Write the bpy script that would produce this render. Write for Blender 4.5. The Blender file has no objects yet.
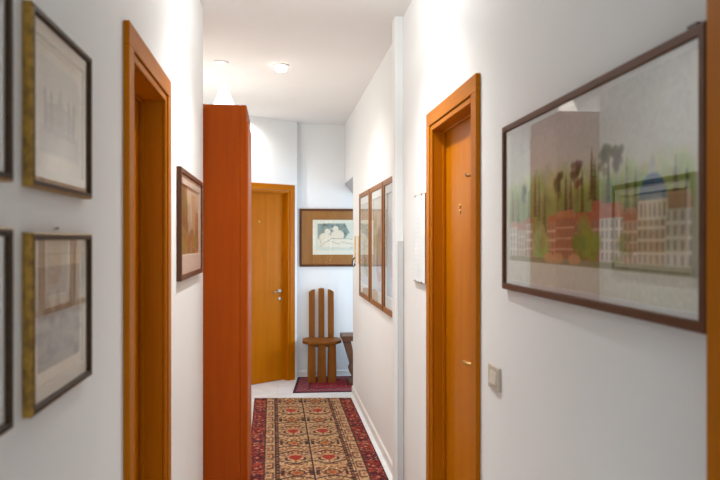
import bpy, bmesh, math, random
import numpy as np
from mathutils import Vector, Matrix

random.seed(7)
RNG = np.random.default_rng(11)
SC = bpy.context.scene
COL = SC.collection
PI = math.pi

# ------------------------------------------------------------------ camera numbers
F = 700.0                      # focal length in pixels (35 mm lens, 36 mm sensor, 720 px)
TAN = 82.0 / F                 # the corridor runs 6.7 degrees to the left of the lens axis
TH = math.atan(TAN)
CT, ST = math.cos(TH), math.sin(TH)
EYE = 1.57
CEIL = 2.90


def Yx(px, X):
    """distance down the corridor of a point on the plane X that is seen at column px"""
    D = X * F / (CT * (px - 278.0))
    return (D - X * ST) / CT


# ------------------------------------------------------------------ materials
MATS = {}


def new_mat(name):
    m = bpy.data.materials.new(name)
    m.use_nodes = True
    nt = m.node_tree
    b = nt.nodes['Principled BSDF']
    MATS[name] = m
    return m, nt, b


def plain(name, col, rough=0.5, metal=0.0, bump=0.0, bscale=200.0, var=0.0, vscale=8.0, spec=0.5):
    m, nt, b = new_mat(name)
    b.inputs['Roughness'].default_value = rough
    b.inputs['Metallic'].default_value = metal
    b.inputs['Specular IOR Level'].default_value = spec
    tc = nt.nodes.new('ShaderNodeTexCoord')
    n = nt.nodes.new('ShaderNodeTexNoise')
    n.inputs['Scale'].default_value = vscale
    n.inputs['Detail'].default_value = 3
    nt.links.new(tc.outputs['Object'], n.inputs['Vector'])
    r = nt.nodes.new('ShaderNodeValToRGB')
    r.color_ramp.elements[0].position = 0.35
    r.color_ramp.elements[1].position = 0.65
    r.color_ramp.elements[0].color = (*[max(0, c * (1 - var)) for c in col], 1)
    r.color_ramp.elements[1].color = (*[min(1, c * (1 + var)) for c in col], 1)
    nt.links.new(n.outputs['Fac'], r.inputs['Fac'])
    nt.links.new(r.outputs['Color'], b.inputs['Base Color'])
    if bump > 0:
        n2 = nt.nodes.new('ShaderNodeTexNoise')
        n2.inputs['Scale'].default_value = bscale
        nt.links.new(tc.outputs['Object'], n2.inputs['Vector'])
        bp = nt.nodes.new('ShaderNodeBump')
        bp.inputs['Strength'].default_value = bump
        bp.inputs['Distance'].default_value = 0.002
        nt.links.new(n2.outputs['Fac'], bp.inputs['Height'])
        nt.links.new(bp.outputs['Normal'], b.inputs['Normal'])
    return m


def wood(name, c1, c2, axis='Z', rough=0.35, scale=1.0, contrast=(0.3, 0.7), spec=0.3):
    """long soft grain along one axis plus fine pores"""
    m, nt, b = new_mat(name)
    b.inputs['Roughness'].default_value = rough
    b.inputs['Specular IOR Level'].default_value = spec
    tc = nt.nodes.new('ShaderNodeTexCoord')
    mp = nt.nodes.new('ShaderNodeMapping')
    sc = {'X': (0.6, 14, 14), 'Y': (14, 0.6, 14), 'Z': (14, 14, 0.6)}[axis]
    mp.inputs['Scale'].default_value = [k * scale for k in sc]
    nt.links.new(tc.outputs['Object'], mp.inputs['Vector'])
    n = nt.nodes.new('ShaderNodeTexNoise')
    n.inputs['Scale'].default_value = 1.0
    n.inputs['Detail'].default_value = 5
    n.inputs['Roughness'].default_value = 0.55
    n.inputs['Distortion'].default_value = 0.6
    nt.links.new(mp.outputs['Vector'], n.inputs['Vector'])
    n2 = nt.nodes.new('ShaderNodeTexNoise')
    n2.inputs['Scale'].default_value = 9.0
    n2.inputs['Detail'].default_value = 2
    nt.links.new(mp.outputs['Vector'], n2.inputs['Vector'])
    mx = nt.nodes.new('ShaderNodeMix')
    mx.data_type = 'FLOAT'
    mx.inputs[0].default_value = 0.3
    nt.links.new(n.outputs['Fac'], mx.inputs[2])
    nt.links.new(n2.outputs['Fac'], mx.inputs[3])
    r = nt.nodes.new('ShaderNodeValToRGB')
    r.color_ramp.elements[0].position = contrast[0]
    r.color_ramp.elements[1].position = contrast[1]
    r.color_ramp.elements[0].color = (*c1, 1)
    r.color_ramp.elements[1].color = (*c2, 1)
    nt.links.new(mx.outputs[0], r.inputs['Fac'])
    nt.links.new(r.outputs['Color'], b.inputs['Base Color'])
    bp = nt.nodes.new('ShaderNodeBump')
    bp.inputs['Strength'].default_value = 0.08
    bp.inputs['Distance'].default_value = 0.001
    nt.links.new(n2.outputs['Fac'], bp.inputs['Height'])
    nt.links.new(bp.outputs['Normal'], b.inputs['Normal'])
    return m


def emis(name, col, strength):
    m, nt, b = new_mat(name)
    b.inputs['Base Color'].default_value = (*col, 1)
    b.inputs['Emission Color'].default_value = (*col, 1)
    b.inputs['Emission Strength'].default_value = strength
    return m


def painted(name, rough=0.8, bump=0.0):
    """colours of a print or a woven carpet, held in the mesh's colour attribute"""
    m, nt, b = new_mat(name)
    b.inputs['Roughness'].default_value = rough
    b.inputs['Specular IOR Level'].default_value = 0.2
    a = nt.nodes.new('ShaderNodeAttribute')
    a.attribute_name = 'ink'
    nt.links.new(a.outputs['Color'], b.inputs['Base Color'])
    if bump:
        tc = nt.nodes.new('ShaderNodeTexCoord')
        n = nt.nodes.new('ShaderNodeTexNoise')
        n.inputs['Scale'].default_value = 260
        nt.links.new(tc.outputs['Object'], n.inputs['Vector'])
        bp = nt.nodes.new('ShaderNodeBump')
        bp.inputs['Strength'].default_value = bump
        bp.inputs['Distance'].default_value = 0.004
        nt.links.new(n.outputs['Fac'], bp.inputs['Height'])
        nt.links.new(bp.outputs['Normal'], b.inputs['Normal'])
    return m


def glassy(name, ior=1.85):
    m, nt, b = new_mat(name)
    nt.nodes.remove(b)
    out = nt.nodes['Material Output']
    t = nt.nodes.new('ShaderNodeBsdfTransparent')
    g = nt.nodes.new('ShaderNodeBsdfGlossy')
    g.inputs['Roughness'].default_value = 0.015
    fr = nt.nodes.new('ShaderNodeFresnel')
    # a single sheet: both faces must behave as air-to-glass
    ge = nt.nodes.new('ShaderNodeNewGeometry')
    iv = nt.nodes.new('ShaderNodeMix')
    iv.data_type = 'FLOAT'
    iv.inputs[2].default_value = ior
    iv.inputs[3].default_value = 1.0 / ior
    nt.links.new(ge.outputs['Backfacing'], iv.inputs[0])
    nt.links.new(iv.outputs[0], fr.inputs['IOR'])
    mx = nt.nodes.new('ShaderNodeMixShader')
    nt.links.new(fr.outputs[0], mx.inputs[0])
    nt.links.new(t.outputs[0], mx.inputs[1])
    nt.links.new(g.outputs[0], mx.inputs[2])
    nt.links.new(mx.outputs[0], out.inputs['Surface'])
    return m


def marble(name):
    m, nt, b = new_mat(name)
    b.inputs['Roughness'].default_value = 0.2
    b.inputs['Specular IOR Level'].default_value = 0.3
    tc = nt.nodes.new('ShaderNodeTexCoord')
    br = nt.nodes.new('ShaderNodeTexBrick')
    br.offset = 0.0
    br.inputs['Scale'].default_value = 1.0
    br.inputs['Brick Width'].default_value = 0.4
    br.inputs['Row Height'].default_value = 0.4
    br.inputs['Mortar Size'].default_value = 0.0015
    br.inputs['Color1'].default_value = (0.85, 0.885, 0.92, 1)
    br.inputs['Color2'].default_value = (0.83, 0.865, 0.90, 1)
    br.inputs['Mortar'].default_value = (0.66, 0.66, 0.65, 1)
    nt.links.new(tc.outputs['Object'], br.inputs['Vector'])
    n = nt.nodes.new('ShaderNodeTexNoise')
    n.inputs['Scale'].default_value = 3.5
    n.inputs['Detail'].default_value = 6
    n.inputs['Distortion'].default_value = 1.8
    nt.links.new(tc.outputs['Object'], n.inputs['Vector'])
    r = nt.nodes.new('ShaderNodeValToRGB')
    r.color_ramp.elements[0].position = 0.44
    r.color_ramp.elements[0].color = (0.94, 0.945, 0.95, 1)
    r.color_ramp.elements[1].position = 0.5
    r.color_ramp.elements[1].color = (1, 1, 1, 1)
    nt.links.new(n.outputs['Fac'], r.inputs['Fac'])
    mx = nt.nodes.new('ShaderNodeMix')
    mx.data_type = 'RGBA'
    mx.blend_type = 'MULTIPLY'
    mx.inputs[0].default_value = 1.0
    nt.links.new(br.outputs['Color'], mx.inputs[6])
    nt.links.new(r.outputs['Color'], mx.inputs[7])
    nt.links.new(mx.outputs[2], b.inputs['Base Color'])
    return m


WALL = plain('white_wall_paint', (0.82, 0.838, 0.838), 0.75, bump=0.12, bscale=160, var=0.01, vscale=2, spec=0.2)
CEILM = plain('white_ceiling_paint', (0.84, 0.835, 0.82), 0.85, bump=0.05, var=0.01, vscale=2, spec=0.2)
SKIRT = plain('cream_skirting_paint', (0.78, 0.76, 0.72), 0.4, var=0.01)
FLOOR = marble('white_marble_tile')
DW1, DW2 = (0.37, 0.106, 0.0003), (0.475, 0.150, 0.0006)
DOORV = wood('honey_door_veneer_upright', DW1, DW2, 'Z', 0.38, spec=.07)
DOORH = wood('honey_door_veneer_level', DW1, DW2, 'X', 0.38, spec=.07)
CHERRY = wood('red_cherry_veneer', (0.265, 0.040, 0.0008), (0.34, 0.058, 0.001), 'Z', 0.45, spec=.08)
CHERRYO = wood('orange_cherry_edge', (0.44, 0.085, 0.004), (0.56, 0.12, 0.006), 'Z', 0.36, spec=.2)
CHAIRW = wood('walnut_chair_wood', (0.16, 0.050, 0.005), (0.26, 0.090, 0.010), 'Z', 0.45, 1.4, spec=.15)
STOOLW = wood('dark_stool_wood', (0.09, 0.038, 0.016), (0.16, 0.07, 0.03), 'X', 0.45, 1.4)
WALNUT = wood('walnut_frame_wood', (0.085, 0.032, 0.014), (0.13, 0.048, 0.020), 'X', 0.45, 2, spec=.15)
FRBROWN = wood('brown_frame_wood', (0.20, 0.074, 0.014), (0.28, 0.112, 0.022), 'Z', 0.4, 2)
DARKFR = wood('dark_aged_frame_wood', (0.030, 0.016, 0.007), (0.075, 0.040, 0.016), 'X', 0.5, 3, spec=.15)
BLACKFR = wood('black_frame_wood', (0.012, 0.008, 0.007), (0.03, 0.019, 0.014), 'X', 0.5, 3, spec=.15)
GILT = plain('worn_gilt', (0.30, 0.165, 0.022), 0.42, 0.25, bump=0.4, bscale=260, var=0.35, vscale=70)
TANMAT = wood('tan_wooden_mount', (0.27, 0.112, 0.022), (0.36, 0.160, 0.036), 'Z', 0.6, 1.5)
CREAM = plain('cream_mount_card', (0.66, 0.59, 0.47), 0.85, var=0.02)
IVORY = plain('ivory_mount_card', (0.76, 0.74, 0.66), 0.85, var=0.02)
PALE = plain('pale_grey_mount_card', (0.66, 0.68, 0.67), 0.85, var=0.02)
PINKM = plain('faded_pink_mount_card', (0.80, 0.71, 0.60), 0.85, var=0.02)
WHITEC = plain('white_mount_card', (0.80, 0.80, 0.76), 0.85, var=0.02)
BACKING = plain('backing_board', (0.25, 0.16, 0.09), 0.8)
INK = painted('printed_paper')
RUGM = painted('woven_wool', 0.95, 0.5)
GLASS = glassy('picture_glass')
GLASS2 = glassy('thin_picture_glass', 1.38)
WGLASS = glassy('window_glass', 1.45)
BRASS = plain('brass', (0.50, 0.31, 0.09), 0.42, 1.0)
CHROME = plain('satin_chrome', (0.40, 0.36, 0.30), 0.38, 1.0)
IRON = plain('dark_iron', (0.035, 0.028, 0.022), 0.45, 0.7)
PLASTIC = plain('cream_switch_plastic', (0.50, 0.45, 0.36), 0.4)
PLASTIC2 = plain('pale_switch_plastic', (0.66, 0.61, 0.52), 0.35)
GREY = plain('grey_corner_strip', (0.60, 0.60, 0.60), 0.5)
TANBAR = wood('pale_tan_bar_wood', (0.60, 0.44, 0.22), (0.70, 0.54, 0.31), 'Z', 0.45, 2)
WHITEM = plain('white_enamel', (0.80, 0.79, 0.77), 0.35)
BULB = emis('lit_bulb', (1.0, 0.95, 0.88), 8)
SMALLB = emis('dim_lit_bulb', (1.0, 0.93, 0.85), 1)
FROST = emis('lit_frosted_glass', (1.0, 0.95, 0.87), 5)
SHADE = emis('lit_lamp_shade', (1.0, 0.93, 0.84), 1.9)

# ------------------------------------------------------------------ object helpers


def tag(o, label=None, cat=None, group=None, kind=None):
    if label:
        o['label'] = label
    if cat:
        o['category'] = cat
    if group:
        o['group'] = group
    if kind:
        o['kind'] = kind
    return o


def thing(name, label, cat, loc=(0, 0, 0), rz=0.0, group=None, kind=None):
    o = bpy.data.objects.new(name, None)
    o.empty_display_size = 0.05
    o.location = loc
    o.rotation_euler = (0, 0, rz)
    COL.objects.link(o)
    return tag(o, label, cat, group, kind)


def obj(name, bm, mats, parent=None, label=None, smooth=False, kind=None):
    bmesh.ops.recalc_face_normals(bm, faces=bm.faces)
    me = bpy.data.meshes.new(name)
    bm.to_mesh(me)
    bm.free()
    for m in (mats if isinstance(mats, (list, tuple)) else [mats]):
        me.materials.append(m)
    if smooth:
        for p in me.polygons:
            p.use_smooth = True
    o = bpy.data.objects.new(name, me)
    COL.objects.link(o)
    if parent is not None:
        o.parent = parent
    if label:
        o['label'] = label
    if kind:
        o['kind'] = kind
    return o


def box(bm, x0, x1, y0, y1, z0, z1, bev=0.0, mi=0, segs=2):
    t = bmesh.new()
    vs = [t.verts.new((x, y, z)) for x in (x0, x1) for y in (y0, y1) for z in (z0, z1)]
    for f in ((0, 1, 3, 2), (4, 6, 7, 5), (0, 4, 5, 1), (2, 3, 7, 6), (0, 2, 6, 4), (1, 5, 7, 3)):
        t.faces.new([vs[i] for i in f])
    if bev > 0:
        bmesh.ops.bevel(t, geom=list(t.edges), offset=bev, segments=segs, affect='EDGES', profile=0.5)
    merge(bm, t, mi)


def merge(bm, t, mi=0, mat=None):
    bmesh.ops.recalc_face_normals(t, faces=t.faces)
    if mat is not None:
        bmesh.ops.transform(t, matrix=mat, verts=t.verts)
    m = {}
    for v in t.verts:
        m[v] = bm.verts.new(v.co)
    for f in t.faces:
        try:
            nf = bm.faces.new([m[v] for v in f.verts])
            nf.material_index = mi
            nf.smooth = f.smooth
        except ValueError:
            pass
    t.free()


def lathe(bm, prof, n=32, mat=None, mi=0, smooth=True):
    """profile of (radius, z) turned round the z axis"""
    t = bmesh.new()
    rings = []
    for r, z in prof:
        if r < 1e-6:
            rings.append([t.verts.new((0, 0, z))])
        else:
            rings.append([t.verts.new((r * math.cos(2 * PI * k / n), r * math.sin(2 * PI * k / n), z)) for k in range(n)])
    for a, b in zip(rings, rings[1:]):
        for k in range(n):
            k2 = (k + 1) % n
            if len(a) == 1 and len(b) == 1:
                continue
            if len(a) == 1:
                f = t.faces.new((a[0], b[k], b[k2]))
            elif len(b) == 1:
                f = t.faces.new((a[k], a[k2], b[0]))
            else:
                f = t.faces.new((a[k], a[k2], b[k2], b[k]))
            f.smooth = smooth
    merge(bm, t, mi, mat)


def tube(bm, pts, r, n=10, mi=0):
    t = bmesh.new()
    pts = [Vector(p) for p in pts]
    rings = []
    for i, p in enumerate(pts):
        a = pts[max(0, i - 1)]
        b = pts[min(len(pts) - 1, i + 1)]
        d = (b - a).normalized()
        up = Vector((0, 0, 1)) if abs(d.z) < 0.9 else Vector((1, 0, 0))
        u = d.cross(up).normalized()
        v = d.cross(u).normalized()
        rr = r[i] if isinstance(r, (list, tuple)) else r
        rings.append([t.verts.new(p + u * rr * math.cos(2 * PI * k / n) + v * rr * math.sin(2 * PI * k / n)) for k in range(n)])
    for a, b in zip(rings, rings[1:]):
        for k in range(n):
            f = t.faces.new((a[k], a[(k + 1) % n], b[(k + 1) % n], b[k]))
            f.smooth = True
    t.faces.new(rings[0])
    t.faces.new(rings[-1][::-1])
    merge(bm, t, mi)


def prism(bm, pts, axis, a0, a1, bev=0.0, mi=0):
    """polygon extruded along an axis; pts are the other two coordinates in order"""
    t = bmesh.new()

    def mk(p, a):
        return {'x': (a, p[0], p[1]), 'y': (p[0], a, p[1]), 'z': (p[0], p[1], a)}[axis]
    A = [t.verts.new(mk(p, a0)) for p in pts]
    B = [t.verts.new(mk(p, a1)) for p in pts]
    n = len(pts)
    t.faces.new(A)
    t.faces.new(B[::-1])
    for k in range(n):
        t.faces.new((A[k], A[(k + 1) % n], B[(k + 1) % n], B[k]))
    bmesh.ops.recalc_face_normals(t, faces=t.faces)
    if bev > 0:
        bmesh.ops.bevel(t, geom=list(t.edges), offset=bev, segments=2, affect='EDGES', profile=0.5)
    merge(bm, t, mi)


def struct(name, bm, m, label, cat):
    return tag(obj(name, bm, m), label, cat, kind='structure')


def struct_boxes(name, boxes, m, label, cat):
    bm = bmesh.new()
    for b in boxes:
        box(bm, *b)
    return struct(name, bm, m, label, cat)


# ------------------------------------------------------------------ painting helper (prints, carpets)


def lin(a):
    a = np.clip(a, 0, 1)
    return np.where(a <= 0.04045, a / 12.92, ((a + 0.055) / 1.055) ** 2.4)


class Paper:
    """a sheet of colour: x to the right 0..w, y upward 0..h, in sheet units (metres)"""

    def __init__(s, w, h, res, col):
        s.w, s.h = w, h
        s.nx, s.ny = max(2, int(w / res)), max(2, int(h / res))
        s.a = np.empty((s.ny, s.nx, 3))
        s.a[:] = np.array(col) / 255.0
        s.X, s.Y = np.meshgrid(np.linspace(0, w, s.nx), np.linspace(0, h, s.ny))

    def put(s, mask, col, op=1.0):
        m = mask.astype(float)[..., None] * op
        s.a = s.a * (1 - m) + np.array(col) / 255.0 * m

    def rect(s, x0, x1, y0, y1, col, op=1.0):
        s.put((s.X >= x0) & (s.X <= x1) & (s.Y >= y0) & (s.Y <= y1), col, op)

    def ell(s, cx, cy, rx, ry, col, op=1.0, soft=0.0):
        d = np.sqrt(((s.X - cx) / rx) ** 2 + ((s.Y - cy) / ry) ** 2)
        s.put(np.clip((1 + soft - d) / max(soft, 1e-3), 0, 1) if soft else (d <= 1), col, op)

    def poly(s, pts, col, op=1.0):
        ins = np.zeros_like(s.X, dtype=bool)
        n = len(pts)
        for i in range(n):
            (x1, y1), (x2, y2) = pts[i], pts[(i + 1) % n]
            if y1 == y2:
                continue
            c = ((s.Y >= min(y1, y2)) & (s.Y < max(y1, y2)))
            xs = x1 + (s.Y - y1) * (x2 - x1) / (y2 - y1)
            ins ^= c & (s.X < xs)
        s.put(ins, col, op)

    def line(s, x1, y1, x2, y2, wd, col, op=1.0):
        dx, dy = x2 - x1, y2 - y1
        L2 = dx * dx + dy * dy + 1e-12
        t = np.clip(((s.X - x1) * dx + (s.Y - y1) * dy) / L2, 0, 1)
        d = np.hypot(s.X - x1 - t * dx, s.Y - y1 - t * dy)
        s.put(d <= wd / 2, col, op)

    def noise(s, amp, cells=1):
        g = RNG.normal(0, amp, (s.ny // cells + 2, s.nx // cells + 2))
        g = np.repeat(np.repeat(g, cells, 0), cells, 1)[:s.ny, :s.nx]
        s.a = np.clip(s.a + g[..., None], 0, 1)

    def blob(s, amp, n):
        """large soft colour washes"""
        for _ in range(n):
            cx, cy = RNG.uniform(0, s.w), RNG.uniform(0, s.h)
            r = RNG.uniform(0.05, 0.2) * s.w
            s.a += (amp * RNG.uniform(-1, 1) * np.exp(-((s.X - cx) ** 2 + (s.Y - cy) ** 2) / r ** 2))[..., None]
        s.a = np.clip(s.a, 0, 1)


def ink(me, P, nskirt=0):
    at = me.color_attributes.new('ink', 'FLOAT_COLOR', 'POINT')
    c = np.ones((P.ny * P.nx + nskirt, 4), dtype=np.float32)
    c[:P.ny * P.nx, :3] = lin(P.a).reshape(-1, 3)
    if nskirt:
        c[P.ny * P.nx:, :3] = lin(np.array([70, 22, 24]) / 255)
    at.data.foreach_set('color', c.ravel())


def sheet(name, P, origin, parent, mat=INK):
    """upright sheet (x, z) of P at origin = lower left corner, facing -y"""
    xs = np.linspace(0, P.w, P.nx) + origin[0]
    zs = np.linspace(0, P.h, P.ny) + origin[2]
    XX, ZZ = np.meshgrid(xs, zs)
    v = np.stack([XX, np.full_like(XX, origin[1]), ZZ], -1).reshape(-1, 3)
    i = np.arange(P.ny * P.nx).reshape(P.ny, P.nx)
    q = np.stack([i[:-1, :-1], i[:-1, 1:], i[1:, 1:], i[1:, :-1]], -1).reshape(-1, 4)
    me = bpy.data.meshes.new(name)
    me.from_pydata(v.tolist(), [], q.tolist())
    me.materials.append(mat)
    ink(me, P)
    o = bpy.data.objects.new(name, me)
    COL.objects.link(o)
    o.parent = parent
    return o


def carpet(name, P, label, corners, th, group=None):
    """woven carpet with a thickness lying on the floor; corners: near-left, near-right, far-right, far-left"""
    cx = sum(c[0] for c in corners) / 4
    cy = sum(c[1] for c in corners) / 4
    u = np.linspace(0, 1, P.nx)
    w = np.linspace(0, 1, P.ny)
    U, W = np.meshgrid(u, w)
    K = [np.array(c) for c in corners]
    xy = (K[0] * ((1 - U) * (1 - W))[..., None] + K[1] * (U * (1 - W))[..., None]
          + K[2] * (U * W)[..., None] + K[3] * ((1 - U) * W)[..., None])
    # slightly uneven lie: the pile is never dead flat
    zz = th + 0.0012 * np.sin(U * 23 + W * 9) * np.sin(W * 31)
    v = np.concatenate([(xy - np.array([cx, cy])), zz[..., None]], -1).reshape(-1, 3)
    i = np.arange(P.ny * P.nx).reshape(P.ny, P.nx)
    q = np.stack([i[:-1, :-1], i[:-1, 1:], i[1:, 1:], i[1:, :-1]], -1).reshape(-1, 4).tolist()
    rim = np.concatenate([i[0, :], i[1:, -1], i[-1, -2::-1], i[-2:0:-1, 0]])
    low = v[rim].copy()
    low[:, 2] = 0.0
    b0 = len(v)
    n = len(rim)
    for k in range(n):
        q.append([int(rim[k]), b0 + k, b0 + (k + 1) % n, int(rim[(k + 1) % n])])
    q.append([b0 + k for k in range(n)][::-1])
    me = bpy.data.meshes.new(name)
    me.from_pydata(np.concatenate([v, low]).tolist(), [], q)
    me.materials.append(RUGM)
    ink(me, P, n)
    o = bpy.data.objects.new(name, me)
    o.location = (cx, cy, 0.0)
    COL.objects.link(o)
    return tag(o, label, 'rug', group)


# ================================================================== THE PLACE
XL, XR, XF = -0.43, 0.74, 0.768       # left wall, near right wall, far right wall
LEFT_END = Yx(203, XL)                # where the left wall stops and the wardrobe recess opens
PIER_Y = 4.11
FAR_END = Yx(353, XF)                 # end of the far right wall
END_Y = 8.06
BACK_Y = -2.6
RECX = -0.92                          # back of the wardrobe recess
PASS_X = 2.7                          # end of the side passage

CORNER = Vector((0.213, 7.94))
DDIR = Vector((0.807, 0.590)).normalized()     # along the skewed entrance wall, to the right
DANG = math.atan2(DDIR.y, DDIR.x)
DNRM = Vector((DDIR.y, -DDIR.x))               # towards the viewer

# doors: near and far outer edges of the architraves
L0, L1 = Yx(123, XL), Yx(171.3, XL + .018)
R0, R1 = Yx(480.5, XR), Yx(426, XR - .018)
CAS = 0.066      # architrave board
LIP = 0.024      # jamb edge inside it
OUT = CAS + 0.003 + LIP


def opening(a, b):
    return a + OUT - 0.02, b - OUT + 0.02


lo0, lo1 = opening(L0, L1)
ro0, ro1 = opening(R0, R1)
N1 = Yx(706, XR - .034)                            # far edge of the nearest right-hand door
N0 = N1 - 0.95
no0, no1 = opening(N0, N1)
DTOP = 2.185
HOLE = DTOP - OUT + 0.02
T = 0.14

struct_boxes('floor', [(-1.3, PASS_X + .2, BACK_Y - .2, END_Y + .2, -0.06, 0)], FLOOR,
             'white marble tiled floor of the corridor', 'floor')
struct_boxes('ceiling', [(-1.3, PASS_X + .2, BACK_Y - .2, END_Y + .2, CEIL, CEIL + .1)], CEILM,
             'white ceiling over the corridor with recessed lights', 'ceiling')
struct_boxes('wall_left', [
    (XL - T, XL, BACK_Y, lo0, 0, CEIL), (XL - T, XL, lo1, LEFT_END, 0, CEIL),
    (XL - T, XL, lo0, lo1, HOLE, CEIL), (RECX, XL - T, LEFT_END - .12, LEFT_END, 0, CEIL)], WALL,
    'white wall on the left with the door and the gilt framed prints', 'wall')
struct_boxes('wall_left_recess', [(RECX - .12, RECX, LEFT_END - .12, 7.5, 0, CEIL)], WALL,
             'white back wall of the recess behind the wardrobe', 'wall')
struct_boxes('wall_right', [
    (XR, XR + T, BACK_Y, no0, 0, CEIL), (XR, XR + T, no0, no1, HOLE, CEIL),
    (XR, XR + T, no1, ro0, 0, CEIL), (XR, XR + T, ro0, ro1, HOLE, CEIL),
    (XR, XR + T, ro1, PIER_Y, 0, CEIL)], WALL,
    'white wall on the right with the door and the large townscape', 'wall')
struct_boxes('wall_right_pier', [(0.690, XR + T, PIER_Y, PIER_Y + .09, 0, CEIL)], WALL,
             'narrow white pier standing out between the right door and the row of three pictures', 'wall')
bm = bmesh.new()
box(bm, XF, XF + .10, PIER_Y + .09, FAR_END, 0, CEIL)
prism(bm, [(XF, 2.226), (XF, CEIL), (XF + .105, CEIL), (XF + .105, 2.110)], 'y', FAR_END, END_Y)
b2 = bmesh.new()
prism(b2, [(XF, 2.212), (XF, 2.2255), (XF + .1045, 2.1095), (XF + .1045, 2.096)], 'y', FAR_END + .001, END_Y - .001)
struct('trim_1', b2, plain('grey_soffit', (0.46, 0.47, 0.50), 0.7), 'grey sloping soffit over the opening at the end of the right wall', 'trim')  # thin slab under the lintel, darker grey than the wall
struct('wall_right_far', bm, WALL, 'white wall at the far right with three tall pictures in a row', 'wall')
struct_boxes('wall_end', [(0.0, PASS_X, END_Y, END_Y + .12, 0, CEIL)], WALL,
             'white end wall behind the plank chair', 'wall')
# side passage to the right beyond the far wall
struct_boxes('ceiling_passage', [(XF + .105, PASS_X, FAR_END - .6, END_Y, 2.11, 2.2)], CEILM,
             'low ceiling of the side passage at the far right', 'ceiling')
struct_boxes('wall_passage', [(XF + .10, PASS_X, FAR_END - .72, FAR_END - .6, 0, 2.2)], WALL,
             'white near wall of the side passage', 'wall')
WZ0, WZ1, WY0, WY1 = 0.75, 2.0, FAR_END - .45, END_Y - .2
struct_boxes('wall_passage_end', [
    (PASS_X, PASS_X + .15, FAR_END - .72, WY0, 0, 2.2), (PASS_X, PASS_X + .15, WY1, END_Y + .12, 0, 2.2),
    (PASS_X, PASS_X + .15, WY0, WY1, 0, WZ0), (PASS_X, PASS_X + .15, WY0, WY1, WZ1, 2.2)], WALL,
    'white wall with a window at the end of the side passage', 'wall')


def window(name, label, c, rz, w, h):
    t = thing(name, label, 'window', c, rz, kind='structure')
    bm = bmesh.new()
    for x0, x1, z0, z1 in ((-w / 2, -w / 2 + .06, 0, h), (w / 2 - .06, w / 2, 0, h), (-.04, .04, .06, h - .06),
                           (-w / 2 + .06, w / 2 - .06, 0, .06), (-w / 2 + .06, w / 2 - .06, h - .06, h)):
        box(bm, x0, x1, 0.04, 0.10, z0, z1, .004)
    obj('window_frame', bm, WHITEM, t)
    for a, b in ((-w / 2 + .06, -.04), (.04, w / 2 - .06)):
        bm = bmesh.new()
        vs = [bm.verts.new(p) for p in ((a, .07, .06), (b, .07, .06), (b, .07, h - .06), (a, .07, h - .06))]
        bm.faces.new(vs)
        obj('pane', bm, WGLASS, t)
    return t


window('window_1', 'white framed window at the end of the side passage', (PASS_X, (WY0 + WY1) / 2, WZ0), -PI / 2, WY1 - WY0, WZ1 - WZ0)
# behind the viewer: unseen wall, its window added for cool light
BW = 0.40
struct_boxes('wall_back', [
    (XL - T, .155 - BW, BACK_Y - .15, BACK_Y, 0, CEIL), (.155 + BW, XR + T, BACK_Y - .15, BACK_Y, 0, CEIL),
    (.155 - BW, .155 + BW, BACK_Y - .15, BACK_Y, 0, .8), (.155 - BW, .155 + BW, BACK_Y - .15, BACK_Y, 2.2, CEIL)], WALL,
    'white wall with an added window behind the viewer', 'wall')
window('added_window', 'added white framed window behind the viewer', (.155, BACK_Y, .8), PI, BW * 2, 1.4)

# skewed entrance wall at the far end
DOUT = 0.042                         # casing starts this far left of the corner
EW = 0.90                            # outer width of the entrance door architraves
dl = -DOUT - EW
bm = bmesh.new()
hole_r = -DOUT - OUT + .02
hole_l = dl + OUT - .02
for b in ((hole_r, 0.0, 0, .13, 0, CEIL), (-1.46, hole_l, 0, .13, 0, CEIL), (hole_l, hole_r, 0, .13, HOLE, CEIL)):
    box(bm, *b)
ow = struct('wall_entrance', bm, WALL, 'white skewed wall at the far end holding the entrance door', 'wall')
ow.location = (CORNER.x, CORNER.y, 0)
ow.rotation_euler = (0, 0, DANG)


# baseboards
def skirt(name, x0, x1, y0, y1, label, side):
    bm = bmesh.new()
    h, d = 0.072, 0.013
    pr = [(0, 0), (d, 0), (d, h - .014), (d * .55, h - .004), (0, h)]
    if side == 'R':
        prism(bm, [(x0 - a, z) for a, z in pr], 'y', y0, y1)
    elif side == 'L':
        prism(bm, [(x0 + a, z) for a, z in pr], 'y', y0, y1)
    else:
        prism(bm, [(y0 - a, z) for a, z in pr], 'x', x0, x1)
    return struct(name, bm, SKIRT, label, 'baseboard')


skirt('baseboard_right_far', XF, 0, PIER_Y + .09, FAR_END, 'cream skirting board under the three tall pictures', 'R')
skirt('baseboard_right_middle', XR, 0, N1 + .001, R0 - .001, 'cream skirting board under the large townscape', 'R')
skirt('baseboard_right', XR, 0, R1 + .001, PIER_Y - .022, 'cream skirting board between the right door and the pier', 'R')
skirt('baseboard_left', XL, 0, BACK_Y, L0 - .001, 'cream skirting board under the gilt framed prints', 'L')
skirt('baseboard_left_far', XL, 0, L1 + .001, LEFT_END, 'cream skirting board between the left door and the wardrobe', 'L')
skirt('baseboard_end', 0.215, PASS_X, END_Y, 0, 'cream skirting board behind the plank chair', 'E')


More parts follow.
